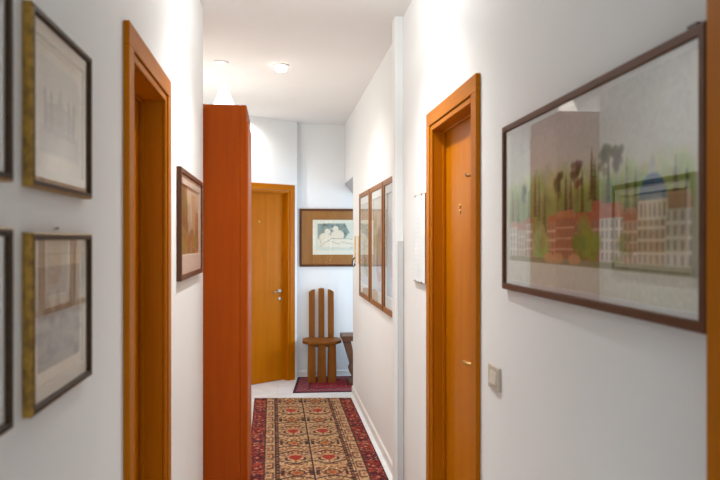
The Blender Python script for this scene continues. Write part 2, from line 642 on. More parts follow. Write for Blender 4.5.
# ------------------------------------------------------------------ doors
def make_door(name, label, loc, rz, outw, recess, ath=0.018):
    """local: x to the right seen from the corridor, -y towards the corridor, wall face at y = 0"""
    t = thing(name, label, 'door', loc, rz, kind='structure')
    h = outw / 2
    top = DTOP
    # architrave: two uprights and a head, square edged boards
    for s in (-1, 1):
        bm = bmesh.new()
        a, b = sorted((s * h, s * (h - CAS)))
        box(bm, a, b, -ath, 0.0, 0, top - CAS - .0005, .002)
        obj('architrave', bm, DOORV, t)
    bm = bmesh.new()
    box(bm, -h, h, -ath, 0.0, top - CAS, top, .002)
    obj('architrave', bm, DOORH, t)
    # jamb lining with a rounded edge standing out of the wall
    ji, jo = h - OUT, h - CAS - .003
    for s in (-1, 1):
        bm = bmesh.new()
        a, b = sorted((s * ji, s * jo))
        box(bm, a, b, -0.012, 0.0005, 0, top - CAS - .003, .004)
        a, b = sorted((s * ji, s * (ji + .018)))
        box(bm, a, b, 0.0005, recess + .045, 0, top - OUT + .018)
        a, b = sorted((s * (ji - .011), s * ji))
        box(bm, a, b, recess - .016, recess - .001, 0, top - OUT, .002)
        obj('jamb', bm, DOORV, t)
    bm = bmesh.new()
    box(bm, -ji, ji, -0.012, 0.0005, top - OUT, top - CAS - .003, .004)
    box(bm, -ji, ji, 0.0005, recess + .045, top - OUT, top - OUT + .018)
    box(bm, -ji + .011, ji - .011, recess - .016, recess - .001, top - OUT - .011, top - OUT, .002)
    obj('head_jamb', bm, DOORH, t)
    bm = bmesh.new()
    box(bm, -ji + .002, ji - .002, recess, recess + .04, 0.006, top - OUT - .002, .002)
    leaf = obj('door_leaf', bm, DOORV, t)
    return t, ji, leaf


# left door
tl, jl, leafl = make_door('door_1', 'honey coloured wooden door set deep in the left wall',
                          (XL, (L0 + L1) / 2, 0), PI / 2, L1 - L0, 0.085)
# right door
tr, jr, leafr = make_door('door_2', 'honey coloured wooden door in the right wall with two small spy holes and a lever',
                          (XR, (R0 + R1) / 2, 0), -PI / 2, R1 - R0, 0.058)
# nearest right door (only its far architrave is in view)
tn, jn, leafn = make_door('door_3', 'honey coloured door frame cut by the right edge of the view',
                          (XR, (N0 + N1) / 2, 0), -PI / 2, N1 - N0, 0.058, 0.034)
# entrance door
cen = CORNER + DDIR * (-DOUT - EW / 2)
te, je, leafe = make_door('door_4', 'honey coloured entrance door at the far end with a peephole and chrome lever',
                          (cen.x, cen.y, 0), DANG, EW, 0.05)


def lever(parent, x, y, z, dirx, metal, ln=0.095):
    """rose, neck and lever standing off a leaf face at y (towards -y)"""
    bm = bmesh.new()
    lathe(bm, [(0, 0), (.024, 0), (.024, .006), (.02, .009), (0, .009)], 24, Matrix.Translation((x, y, z)) @ Matrix.Rotation(PI / 2, 4, 'X'))
    hdl = obj('door_handle', bm, metal, parent)
    bm = bmesh.new()
    p = [(x, y - .006, z), (x, y - .035, z), (x + dirx * .012, y - .046, z), (x + dirx * .04, y - .048, z), (x + dirx * ln, y - .045, z - .004)]
    tube(bm, p, [.009, .009, .009, .008, .0075], 12)
    obj('lever', bm, metal, hdl)
    return hdl


# entrance door: peephole, lever, keyhole plate
def ew_x(px):
    """local x on the entrance wall of a column px"""
    for k in range(4000):
        q = CORNER - DDIR * (k * 0.0005)
        D = q.x * ST + q.y * CT
        if 278 + F * q.x / (D * CT) <= px:
            return -(k * 0.0005) - (-DOUT - EW / 2)
    return 0


fy = 0.05
bm = bmesh.new()
lathe(bm, [(0, 0), (.014, 0), (.014, .003), (.008, .006), (0, .004)], 20, Matrix.Translation((ew_x(261) + .01, fy, 1.77)) @ Matrix.Rotation(PI / 2, 4, 'X'))
obj('peephole', bm, BRASS, te, 'round brass peephole')
xh = je - .075
lever(te, xh, fy, 1.0, -1, CHROME, .11)
bm = bmesh.new()
lathe(bm, [(0, 0), (.02, 0), (.02, .005), (.006, .006), (0, .003)], 20, Matrix.Translation((xh, fy, .915)) @ Matrix.Rotation(PI / 2, 4, 'X'))
obj('keyhole_rose', bm, CHROME, te)

# right door: two small spy holes, coat hook, lever
fy = 0.058
rc = (R0 + R1) / 2


def rd_x(px):
    return -(Yx(px, XR + fy) - rc)


for z in (1.719, 1.696):
    bm = bmesh.new()
    lathe(bm, [(0, 0), (.009, 0), (.009, .004), (.004, .006), (0, .003)], 16, Matrix.Translation((rd_x(460.5), fy, z)) @ Matrix.Rotation(PI / 2, 4, 'X'))
    obj('peephole', bm, BRASS, tr)
xk = rd_x(472)
bm = bmesh.new()
box(bm, xk - .009, xk + .009, fy - .003, fy, 1.825, 1.852, .001)
hk = obj('coat_hook', bm, CHROME, tr)
bm = bmesh.new()
tube(bm, [(xk, fy - .002, 1.838), (xk, fy - .016, 1.834), (xk, fy - .025, 1.836), (xk, fy - .029, 1.846)], [.004, .004, .0035, .004], 10)
obj('hook', bm, CHROME, hk)
lever(tr, -(2.695 - rc), fy, 1.076, -1, BRASS, .095)

# ------------------------------------------------------------------ pictures
def ring(bm, W, H, prof, mi_of=None):
    """mitred rectangular frame; prof = list of (inset, stand-off towards -y)"""
    loops = []
    for a, d in prof:
        loops.append([bm.verts.new(p) for p in ((-W / 2 + a, -d, a), (W / 2 - a, -d, a), (W / 2 - a, -d, H - a), (-W / 2 + a, -d, H - a))])
    for j, (A, B) in enumerate(zip(loops, loops[1:])):
        for k in range(4):
            f = bm.faces.new((A[k], A[(k + 1) % 4], B[(k + 1) % 4], B[k]))
            f.material_index = mi_of(j) if mi_of else 0


def picture(name, label, cat, W, H, loc, rz, bar, depth, fmat, mount, mmat, P, group=None, edge=None, inner=None, glass=GLASS):
    """W x H outside; loc is the middle of the lower edge on the wall; P is the printed sheet"""
    t = thing(name, label, cat, loc, rz, group)
    dm = depth - 0.006
    bm = bmesh.new()
    prof = [(0, 0), (0, depth - .003), (.003, depth), (bar * .5, depth), (bar * .8, depth), (bar - .002, depth), (bar, depth - .004), (bar, 0.003), (0.001, 0.003), (0, 0)]
    mats = [fmat, edge or fmat, inner or fmat]

    def mi(j):
        if j in (0, 1):
            return 1
        if j in (5, 6):
            return 2
        return 0
    ring(bm, W, H, prof, mi)
    obj('frame', bm, mats, t)
    w, h = W - 2 * bar, H - 2 * bar
    bm = bmesh.new()
    box(bm, -w / 2, w / 2, -.0045, -.002, bar, H - bar)
    obj('backing', bm, BACKING, t)
    if mount is not None:
        mx0, mx1, mz0, mz1 = mount          # left, right, bottom, top margins of the mount
        bm = bmesh.new()
        o = [(-w / 2, bar), (w / 2, bar), (w / 2, H - bar), (-w / 2, H - bar)]
        i = [(-w / 2 + mx0, bar + mz0), (w / 2 - mx1, bar + mz0), (w / 2 - mx1, H - bar - mz1), (-w / 2 + mx0, H - bar - mz1)]
        OV = [bm.verts.new((x, -dm + .003, z)) for x, z in o]
        IV = [bm.verts.new((x, -dm + .003, z)) for x, z in i]
        IB = [bm.verts.new((x + (.001 if x < 0 else -.001), -.0055, z + (.001 if z < H / 2 else -.001))) for x, z in i]
        OB = [bm.verts.new((x, -.0055, z)) for x, z in o]
        for A, B in ((OV, IV), (IV, IB), (IB, OB), (OB, OV)):
            for k in range(4):
                bm.faces.new((A[k], A[(k + 1) % 4], B[(k + 1) % 4], B[k]))
        obj('mount', bm, mmat, t)
        x0, z0 = -w / 2 + mx0, bar + mz0
    else:
        x0, z0 = -w / 2, bar
    sheet('print', P, (x0, -.0058, z0), t)
    if glass is not None:
        bm = bmesh.new()
        vs = [bm.verts.new(p) for p in ((-w / 2, -dm, bar), (w / 2, -dm, bar), (w / 2, -dm, H - bar), (-w / 2, -dm, H - bar))]
        bm.faces.new(vs)
        g = obj('glass', bm, glass, t)
        # pane faces the corridor
        if g.data.polygons[0].normal.y > 0:
            g.data.flip_normals()
    return t


# ---- large townscape on the right
def townscape(w, h):
    P = Paper(w, h, 0.003, (200, 204, 190))
    # sky wash
    g = P.Y / h
    P.a[:] = (np.array([206, 208, 176]) * (1 - g[..., None]) + np.array([196, 198, 196]) * g[..., None]) / 255
    P.blob(0.03, 24)
    base = 0.165 * h
    sd = np.random.default_rng(5)
    # hill of trees: rows from far to near
    for row, (zb, n, c, op) in enumerate(((.57, 46, (172, 186, 136), .6), (.51, 60, (146, 164, 92), .65), (.44, 70, (120, 138, 66), .7))):
        for k in range(n):
            x = (k + sd.uniform(-.4, .4)) * w / n
            top = (zb + .03 * math.sin(x * 6 + row) - .05 * (x / w - .45) ** 2 * 4) * h
            P.ell(x, top, sd.uniform(.014, .03), sd.uniform(.02, .05), np.array(c) + sd.normal(0, 10, 3), op, .6)
        P.rect(0, w, base, (zb - .06) * h, np.array(c) + 6, op * .45)
    # tall conifers and umbrella pines standing over the hill
    for x, zt, kind in ((.05, .60, 0), (.10, .56, 0), (.145, .62, 1), (.19, .58, 0), (.24, .66, 0), (.27, .63, 0), (.31, .56, 0),
                        (.40, .64, 1), (.45, .62, 0), (.48, .60, 0), (.52, .68, 1), (.545, .63, 0), (.595, .72, 0), (.61, .66, 0),
                        (.655, .72, 1), (.675, .66, 0), (.71, .70, 1), (.755, .62, 0), (.79, .58, 0), (.93, .60, 0), (.965, .55, 0)):
        X, Z = x * w, zt * h
        faint = .6 if x < .36 else 1.0
        c = np.array((60, 68, 38)) + sd.normal(0, 8, 3)
        P.line(X, .42 * h, X, Z - .01, .004, (104, 90, 58), .7 * faint)
        if kind:
            for _ in range(16):
                P.ell(X + sd.normal(0, .014), Z - abs(sd.normal(0, .022)), .009, .007, c + sd.normal(0, 12, 3), .55 * faint, .8)
        else:
            for q in range(9):
                f = q / 8
                wd = .004 + .015 * f
                zz = Z - f * .22 * h
                P.poly([(X - wd, zz - .010), (X + wd, zz - .010), (X, zz + .014)], c + sd.normal(0, 8, 3), .72 * faint)
    # facades
    spec = [(.025, .10, .36, .40, (214, 208, 200), (188, 140, 112)), (.09, .17, .34, .39, (210, 192, 168), (178, 116, 84)), (.16, .22, .38, .42, (200, 170, 138), (170, 104, 70)),
            (.33, .40, .38, .42, (186, 120, 78), (172, 98, 62)), (.385, .505, .40, .44, (176, 108, 70), (190, 122, 82)),
            (.50, .60, .36, .42, (160, 100, 66), (176, 92, 62)), (.59, .655, .38, .47, (172, 112, 86), (176, 100, 76)),
            (.635, .745, .38, .45, (212, 204, 194), (178, 100, 78)), (.74, .80, .36, .42, (196, 150, 120), (170, 92, 66)),
            (.795, .90, .38, .43, (186, 158, 128), (150, 104, 76)), (.895, .985, .40, .47, (184, 176, 162), (150, 104, 80))]
    for x0, x1, z0, z1, wall, roof in spec:
        z0h = z0 * h
        P.rect(x0 * w, x1 * w, base, z0h, wall, .88)
        P.poly([(x0 * w - .004, z0h), (x1 * w + .004, z0h), (x1 * w - .014, z1 * h), (x0 * w + .014, z1 * h)], roof, .88)
        nw = max(2, int((x1 - x0) * w / .020))
        for a in range(nw):
            for b in range(4):
                cx = (x0 + (a + .5) / nw * (x1 - x0)) * w
                cz = base + (b + .5) / 4 * (z0h - base)
                P.rect(cx - .004, cx + .004, cz - .009, cz + .009, (112, 102, 98), .7)
        for b in range(1, 4):
            zz = base + b / 4 * (z0h - base)
            P.rect(x0 * w, x1 * w, zz - .0018, zz + .0018, (226, 216, 200), .5)
    # blue dome with a lantern on a pale drum
    P.rect(.800 * w, .905 * w, .36 * h, .445 * h, (198, 186, 166), .9)
    for a in range(6):
        P.rect((.808 + a * .0165) * w, (.815 + a * .0165) * w, .37 * h, .43 * h, (116, 104, 96), .8)
    P.put((((P.X - .853 * w) / (.050 * w)) ** 2 + ((P.Y - .445 * h) / (.115 * h)) ** 2 <= 1) & (P.Y >= .445 * h), (22, 88, 118), .97)
    P.rect(.840 * w, .866 * w, .555 * h, .585 * h, (170, 172, 160), .8)
    P.poly([(.838 * w, .585 * h), (.868 * w, .585 * h), (.853 * w, .64 * h)], (150, 160, 150), .8)
    # round green trees and boats in front
    for x, z, r_, c in ((.555, .29, .05, (134, 146, 58)), (.59, .25, .045, (126, 138, 52)), (.535, .23, .04, (116, 130, 50)), (.27, .27, .05, (158, 172, 104)), (.30, .23, .045, (146, 162, 92)), (.75, .22, .02, (120, 128, 76))):
        for _ in range(12):
            P.ell(x * w + sd.normal(0, .016), z * h + sd.normal(0, .016), r_ * .42, r_ * .36, np.array(c) + sd.normal(0, 12, 3), .5, .6)
    P.rect(0, w, base - .03 * h, base, (132, 132, 100), .8)
    for x in (.34, .40, .50):
        P.ell(x * w, base + .005 * h, .032, .012, (204, 158, 112), .85, .3)
    P.rect(0, w, 0, base - .03 * h, (212, 212, 198), .85)
    P.noise(.012, 3)
    f = np.clip(np.minimum(P.X / (.04 * w), (w - P.X) / (.03 * w)), 0, 1)[..., None]
    P.a = P.a * f + np.array([208, 210, 198]) / 255 * (1 - f)
    return P


by0, by1 = N1 + .002, Yx(501.5, XR - .017)
BH0, BH1 = 1.412, 1.936
LEAN = math.atan2(.0185, by1 - N1)          # its near end stands off the wall a little
WB, HB = (by1 - by0) / math.cos(LEAN), BH1 - BH0
bar = 0.020
m = .012
pic = picture('framed_picture', 'large wide townscape watercolour in a thin walnut frame on the right wall', 'picture', WB, HB,
              (XR - .0006 - WB / 2 * math.sin(LEAN), (by0 + by1) / 2, BH0), -PI / 2 - LEAN, bar, .016, WALNUT, (m, m, m, m), PALE,
              townscape(WB - 2 * bar - 2 * m, HB - 2 * bar - 2 * m))
bm = bmesh.new()
box(bm, WB / 2 - .06, WB / 2 - .03, -.012, -.0005, HB - .001, HB + .007, .001)
obj('hanger', bm, IRON, pic)


# ---- gilt framed etchings on the left
def etching(w, h, kind):
    P = Paper(w, h, 0.0022, (212, 200, 178))
    P.blob(.03, 12)
    if kind == 0:        # faint palace with towers
        P.rect(.08 * w, .92 * w, .12 * h, .86 * h, (196, 187, 172), .75)
        P.rect(.10 * w, .90 * w, .14 * h, .34 * h, (168, 160, 148), .6)
        P.poly([(.2 * w, .30 * h), (.8 * w, .30 * h), (.8 * w, .52 * h), (.56 * w, .56 * h), (.5 * w, .70 * h), (.44 * w, .56 * h), (.2 * w, .52 * h)], (160, 153, 143), .6)
        for x in (.2, .32, .68, .8):
            P.rect((x - .03) * w, (x + .03) * w, .3 * h, .58 * h, (150, 143, 133), .6)
            P.poly([((x - .035) * w, .58 * h), ((x + .035) * w, .58 * h), (x * w, .66 * h)], (138, 130, 120), .6)
        for a in range(12):
            P.rect((.2 + a * .05) * w, (.215 + a * .05) * w, .36 * h, .44 * h, (120, 114, 106), .6)
        P.blob(.05, 20)
    elif kind == 1:      # dark harbour view in the lower part
        P.rect(.06 * w, .94 * w, .10 * h, .90 * h, (176, 166, 150), .8)
        P.rect(.06 * w, .94 * w, .10 * h, .52 * h, (136, 128, 118), .8)
        for _ in range(60):
            x, z = RNG.uniform(.1, .9) * w, RNG.uniform(.14, .5) * h
            P.ell(x, z, RNG.uniform(.008, .03), RNG.uniform(.004, .012), np.array([116, 110, 102]) + RNG.normal(0, 16), .6, .5)
        for x in (.25, .45, .7):
            P.poly([((x - .09) * w, .5 * h), ((x + .09) * w, .5 * h), (x * w, .72 * h)], (142, 132, 120), .7)
    else:                # soft landscape
        P.rect(.06 * w, .94 * w, .10 * h, .90 * h, (186, 186, 176), .7)
        P.rect(.06 * w, .94 * w, .10 * h, .42 * h, (150, 150, 136), .7)
        P.blob(.06, 30)
    P.noise(.03)
    return P


W1 = Yx(92, XL + .017) - Yx(22, XL)
cy1 = (Yx(92, XL + .017) + Yx(22, XL)) / 2
H1 = 0.315
fb = .013
ml = .026


def gilt(label, cy, z0, fm, kind, mm):
    return picture('framed_print', label, 'picture', W1, H1, (XL, cy, z0), PI / 2, fb, .018, fm, (ml, ml, ml, ml), mm,
                   etching(W1 - 2 * fb - 2 * ml, H1 - 2 * fb - 2 * ml, kind), 'gilt edged prints on the left wall', GILT, DARKFR)


gilt('gilt edged print with a faint palace etching, upper of the pair beside the left door', cy1, 1.661, DARKFR, 0, CREAM)
gilt('gilt edged print with a dark harbour etching, lower of the pair beside the left door', cy1, 1.268, DARKFR, 1, CREAM)
cy0 = Yx(13.5, XL + .017) - W1 / 2
gilt('black fronted print cut by the left edge, upper of the two nearest', cy0, 1.661, BLACKFR, 2, PALE)
gilt('black fronted print cut by the left edge, lower of the two nearest', cy0, 1.274, BLACKFR, 2, PALE)
# nail over the lower print
bm = bmesh.new()
tube(bm, [(0, 0, 0), (-.0, -.007, .002)], .0011, 8)
lathe(bm, [(0, 0), (.0024, 0), (.0024, .0012), (0, .0012)], 12, Matrix.Translation((0, -.0065, .002)) @ Matrix.Rotation(PI / 2, 4, 'X'))
o = obj('picture_nail', bm, IRON)
o.location = (XL, Yx(58.5, XL + .008), 1.591)
o.rotation_euler = (0, 0, PI / 2)
tag(o, 'small dark nail in the wall just above the lower gilt print', 'nail')


# ---- picture on the left wall past the door
def ruins(w, h):
    P = Paper(w, h, 0.0035, (190, 172, 146))
    g = (P.Y / h)[..., None]
    P.a[:] = (np.array([152, 136, 100]) * (1 - g) + np.array([206, 192, 168]) * g) / 255
    P.blob(.06, 26)
    P.rect(0, .26 * w, .15 * h, h, (124, 106, 76), .6)
    for _ in range(50):
        P.ell(RNG.uniform(0, .34) * w, RNG.uniform(.3, 1) * h, RNG.uniform(.02, .06), RNG.uniform(.02, .05), np.array([112, 96, 64]) + RNG.normal(0, 12, 3), .6, .5)
    P.rect(.58 * w, .76 * w, .2 * h, .92 * h, (176, 142, 106), .7)
    P.rect(.40 * w, .52 * w, .3 * h, .75 * h, (146, 148, 140), .7)
    P.rect(.80 * w, .98 * w, .2 * h, .66 * h, (150, 110, 80), .7)
    for _ in range(60):
        P.ell(RNG.uniform(0, 1) * w, RNG.uniform(0, .35) * h, RNG.uniform(.02, .06), RNG.uniform(.01, .03), np.array([134, 110, 66]) + RNG.normal(0, 14, 3), .6, .5)
    P.a = np.clip(P.a * 1.16, 0, 1)
    P.noise(.03)
    return P


y0, y1 = Yx(176.3, XL), Yx(202.5, XL + .02)
W, H = y1 - y0, .492
b, mx, mb = .024, .05, .085
picture('framed_picture', 'sepia ruins picture in a red-brown frame on the left wall beside the wardrobe', 'picture', W, H, (XL, (y0 + y1) / 2, 1.393), PI / 2,
        b, .022, WALNUT, (mx, mx, mb, .04), PINKM, ruins(W - 2 * b - 2 * mx, H - 2 * b - mb - .04), glass=GLASS2)


# ---- three tall pictures in a row on the far right wall
def pale_print(w, h, seed):
    P = Paper(w, h, 0.004, (206, 204, 192))
    r = np.random.default_rng(seed)
    g = (P.Y / h)[..., None]
    P.a[:] = (np.array([186, 192, 198]) * (1 - g) + np.array([206, 200, 182]) * g) / 255
    for _ in range(26):
        P.ell(r.uniform(.1, .9) * w, r.uniform(.18, .75) * h, r.uniform(.02, .07), r.uniform(.02, .08), np.array([164, 150, 124]) + r.normal(0, 18, 3), .4, .6)
    P.rect(.3 * w, .42 * w, .2 * h, .62 * h, (132, 120, 96), .5)
    P.ell(.6 * w, .16 * h, .08, .03, (140, 108, 66), .6, .5)
    P.noise(.02)
    return P


TZ0, TZ1 = 1.058, 1.992
ys = [(Yx(369.6, XF - .02), Yx(359.6, XF - .02)), (Yx(383.0, XF - .02), Yx(370.6, XF - .02)), (Yx(383.8, XF - .02) - .66, Yx(383.8, XF - .02))]
lb = ['tall brown framed print on the right wall, farthest of the row of three', 'tall brown framed print on the right wall, middle of the row of three',
      'tall brown framed print on the right wall, nearest of three and partly behind the pier']
for k, (a, bb) in enumerate(ys):
    W, H = bb - a, TZ1 - TZ0
    b, mg = .042, .055
    picture('framed_print', lb[k], 'picture', W, H, (XF, (a + bb) / 2, TZ0), -PI / 2, b, .026, FRBROWN, (mg, mg, mg + .02, mg), IVORY,
            pale_print(W - 2 * b - 2 * mg, H - 2 * b - 2 * mg - .02, 30 + k), 'row of tall prints on the far right wall')


# ---- picture on the end wall
def reclining(w, h):
    P = Paper(w, h, 0.004, (222, 222, 206))
    P.rect(.06 * w, .98 * w, .13 * h, .90 * h, (206, 212, 196), .8)
    P.poly([(.08 * w, .45 * h), (.08 * w, .88 * h), (.52 * w, .90 * h), (.60 * w, .62 * h), (.40 * w, .5 * h)], (128, 144, 138), .85)
    for _ in range(40):
        P.ell(RNG.uniform(.1, .55) * w, RNG.uniform(.5, .88) * h, .014, .014, np.array([112, 128, 122]) + RNG.normal(0, 24), .6, .5)
    fl = (226, 218, 198)
    # two seated shapes and a long reclining one
    P.ell(.20 * w, .42 * h, .10 * w, .20 * h, fl, 1, .15)
    P.ell(.24 * w, .66 * h, .045 * w, .08 * h, fl, 1, .15)
    P.ell(.40 * w, .56 * h, .10 * w, .14 * h, fl, 1, .15)
    P.ell(.37 * w, .74 * h, .045 * w, .08 * h, fl, 1, .15)
    P.poly([(.12 * w, .24 * h), (.30 * w, .46 * h), (.55 * w, .46 * h), (.78 * w, .40 * h), (.97 * w, .24 * h), (.97 * w, .16 * h), (.60 * w, .2 * h)], (228, 222, 204), 1)
    for a in ((.12, .24, .30, .46), (.30, .46, .55, .46), (.55, .46, .78, .40), (.60, .20, .97, .18), (.26, .40, .44, .30), (.14, .32, .10, .52), (.46, .36, .66, .30)):
        P.line(a[0] * w, a[1] * h, a[2] * w, a[3] * h, .006, (150, 150, 132), .7)
    P.line(.66 * w, .54 * h, .74 * w, .46 * h, .012, (140, 140, 130), .6)
    P.noise(.02)
    return P


D_ = END_Y * CT + .5 * ST
ex0 = D_ * CT * (299.3 - 278) / F
EWD = 1.02
ez0, ez1 = EYE - 26.6 * D_ / F, EYE + 31.2 * D_ / F
b = .026
ms, mv = .125, .10
W, H = EWD, ez1 - ez0
picture('framed_picture', 'pale reclining figures in a wide tan mount on the end wall above the chair', 'picture', W, H, (ex0 + W / 2, END_Y, ez0), 0, b, .022, WALNUT,
        (ms, ms, mv + .01, mv), TANMAT, reclining(W - 2 * b - 2 * ms, H - 2 * b - 2 * mv - .01), glass=GLASS2)

# ---- frameless sheet beside the right door; pale paper stands in for glass reflections
y0, y1 = Yx(424.3, XR - .02), Yx(412, XR - .02)
W = y1 - y0
t = thing('mounted_sheet', 'frameless pale sheet clipped to a brown board beside the right door', 'picture', (XR, (y0 + y1) / 2, 1.352), -PI / 2)
bm = bmesh.new()
box(bm, -W / 2, W / 2, -.016, -.0005, 0, .452, .001)
obj('backing_board', bm, FRBROWN, t)
P = Paper(W - .004, .448, .004, (226, 232, 234))
P.blob(.03, 16)
for k in range(15):
    P.rect(.1 * W, RNG.uniform(.5, .85) * W, .06 + .024 * k, .064 + .024 * k, (206, 211, 213), .3)
sheet('print', P, (-W / 2 + .002, -.0166, .002), t)
for x in (-W * .25, W * .25):
    for z in (0, .452):
        bm = bmesh.new()
        box(bm, x - .008, x + .008, -.0205, -.0005, z - .002 if z == 0 else z - .008, z + .008 if z == 0 else z + .002, .0005)
        obj('clip', bm, CHROME, t)

# ------------------------------------------------------------------ light switch, corner strip, hook bar
ysw = Yx(494, XR - .006)
t = thing('light_switch', 'cream light switch plate on the right wall beside the door', 'switch', (XR, ysw, 1.058), -PI / 2)
bm = bmesh.new()
box(bm, -.06, .06, -.009, 0, 0, .082, .003)
obj('switch_plate', bm, PLASTIC, t)
for k in (-1, 0, 1):
    bm = bmesh.new()
    prism(bm, [(-.009, .018), (-.0135, .020), (-.0105, .064), (-.009, .064)], 'x', k * .023 - .011, k * .023 + .011, .0006)
    obj('rocker', bm, PLASTIC2, t)

t = thing('corner_strip', 'grey upright trunking in the corner against the pier', 'strip', (XR - .017, PIER_Y, 0))  # plain grey strip up the lower part of the corner
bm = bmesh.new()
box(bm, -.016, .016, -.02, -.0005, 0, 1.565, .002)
obj('strip_body', bm, GREY, t)
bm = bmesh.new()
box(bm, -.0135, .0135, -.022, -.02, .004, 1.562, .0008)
obj('strip_face', bm, GREY, t)

yb = (Yx(357.2, XF - .018) + Yx(353.9, XF - .018)) / 2
hw = (Yx(353.9, XF - .018) - Yx(357.2, XF - .018)) / 2
t = thing('hanging_hook_bar', 'pale tan wall bars with a dark curled hook at the end of the right wall', 'hook', (XF, yb, 1.345), -PI / 2)
for x in (-hw, hw):
    bm = bmesh.new()
    box(bm, x - .05, x + .05, -.008, -.0005, 0.0, .265, .002)
    obj('bar', bm, TANBAR, t)
bm = bmesh.new()
box(bm, -hw + .055, hw - .055, -.006, -.001, .10, .13, .001)
obj('crosspiece', bm, WHITEM, t)
bm = bmesh.new()
tube(bm, [(-hw, -.007, .05), (-hw, -.022, .035), (-hw, -.034, .005), (-hw, -.032, -.028), (-hw, -.018, -.038), (-hw, -.008, -.026), (-hw, -.014, -.008)], .007, 10)
obj('hook', bm, IRON, t)

# ------------------------------------------------------------------ wardrobe and the lamp on it
wy0 = LEFT_END + .02
wx0, wx1, wx2, wx3 = -.86, -.222, -.183, -.173
wz = EYE + 135 * (wy0 * CT - .2 * ST) / F
wy1 = wy0 + .52
t = thing('wardrobe', 'tall red cherry wardrobe standing in the recess at the end of the left wall', 'wardrobe', ((wx0 + wx2) / 2, (wy0 + wy1) / 2, 0))
ox, oy = t.location.x, t.location.y


def wb(bm, x0, x1, y0, y1, z0, z1, bev=0.002):
    box(bm, x0 - ox, x1 - ox, y0 - oy, y1 - oy, z0, z1, bev)


for a, b2 in ((wy0, wy0 + .022), (wy1 - .022, wy1)):
    bm = bmesh.new()
    wb(bm, wx0, wx1, a, b2, 0, wz)
    obj('side_panel', bm, CHERRY, t)
bm = bmesh.new()
wb(bm, wx0, wx1, wy0 + .022, wy1 - .022, wz - .025, wz)
obj('top_panel', bm, CHERRY, t)
bm = bmesh.new()
wb(bm, wx0, wx0 + .01, wy0 + .022, wy1 - .022, .08, wz - .025)
obj('back_panel', bm, CHERRY, t)
bm = bmesh.new()
wb(bm, wx1 - .03, wx1 - .01, wy0 + .022, wy1 - .022, 0, .08)
obj('plinth', bm, CHERRY, t)
# face frame: two stiles and a head rail, a hair in front of the carcass
bm = bmesh.new()
wb(bm, wx1 + .003, wx2, wy0, wy0 + .05, .03, wz)
wb(bm, wx1 + .003, wx2, wy1 - .05, wy1, .03, wz)
wb(bm, wx1 + .003, wx2, wy0 + .05, wy1 - .05, wz - .10, wz)
wb(bm, wx1, wx1 + .003, wy0 + .004, wy1 - .004, .03, wz - .004, 0)
obj('face_frame', bm, CHERRY, t)
bm = bmesh.new()
wb(bm, wx2, wx3, wy0 + .02, wy1 - .01, .05, wz - .095)
dr = obj('wardrobe_door', bm, CHERRYO, t)
ly = wy0 + .24
lx = (ly * CT - .33 * ST) * CT * (224 - 278) / F
lsc = 1.0
t = thing('table_lamp', 'small lit lamp with a white cone shade on top of the wardrobe', 'lamp', (lx, ly, wz))
bm = bmesh.new()
lathe(bm, [(0, 0), (.05, 0), (.05, .008), (.02, .014), (.009, .022), (0, .022)], 28)
obj('base', bm, WHITEM, t)
bm = bmesh.new()
tube(bm, [(0, 0, .02), (0, 0, .10)], .006, 12)
obj('stem', bm, WHITEM, t)
bm = bmesh.new()
lathe(bm, [(.066, .032), (.0675, .032), (.0205, .158), (.019, .158), (.066, .032)], 36)
obj('shade', bm, SHADE, t)
bm = bmesh.new()
lathe(bm, [(0, .145), (.014, .138), (.018, .125), (.012, .106), (.008, .100), (0, .100)], 20)
obj('bulb', bm, SMALLB, t)

# ------------------------------------------------------------------ ceiling lights
ceil_lights = []


def downlight(label, x, y, glass_cup):
    t = thing('ceiling_spotlight', label, 'ceiling light', (x, y, CEIL), 0, 'recessed ceiling spotlights')
    bm = bmesh.new()
    lathe(bm, [(.036, -.0005), (.060, -.0005), (.060, -.004), (.054, -.009), (.040, -.009), (.036, -.006), (.036, -.0005)], 36)
    obj('trim_ring', bm, WHITEM, t)
    if glass_cup:
        bm = bmesh.new()
        lathe(bm, [(0.0, -.046), (.036, -.046), (.041, -.042), (.042, -.010), (.036, -.009)], 32)
        obj('glass_cup', bm, FROST, t, 'lit frosted glass cup hanging below the ring')
    else:
        bm = bmesh.new()
        lathe(bm, [(0, -.0035), (.036, -.0035), (.036, -.0015), (0, -.0015)], 28)
        obj('lens', bm, BULB, t)
    return t


D1 = 1.33 / 178 * F
s1x = D1 * CT * (220.5 - 278) / F
s1y = (D1 - s1x * ST) / CT
downlight('flat round ceiling spotlight above the wardrobe recess', s1x, s1y, False)
D2 = 1.33 / 175 * F
s2x = D2 * CT * (281 - 278) / F
s2y = (D2 - s2x * ST) / CT
downlight('ceiling spotlight with a glowing glass cup in mid corridor', s2x, s2y, True)
q = CORNER - DDIR * 0.80 + DNRM * 0.13
downlight('ceiling spotlight close to the entrance door wall', q.x, q.y, False)
downlight('ceiling spotlight overhead between the left and right doors', 0.155, 3.12, True)
t = thing('added_sconce', 'added white half bowl uplighter, unseen on the recess wall behind the wardrobe', 'added lamp', (RECX, 5.8, 1.75))  # added out of view to bounce warm ambient light off the ceiling
bm = bmesh.new()
lathe(bm, [(0, .0), (.04, .004), (.085, .035), (.105, .09), (.102, .09), (.082, .04), (.04, .012), (0, .008)], 32, Matrix.Translation((.11, 0, 0)))
obj('bowl', bm, WHITEM, t)
bm = bmesh.new()
box(bm, .0005, .02, -.04, .04, .0, .10, .003)
obj('wall_plate', bm, WHITEM, t)
bm = bmesh.new()
lathe(bm, [(0, .02), (.02, .03), (.028, .06), (.018, .09), (0, .10)], 20, Matrix.Translation((.11, 0, 0)))
obj('bulb', bm, BULB, t)


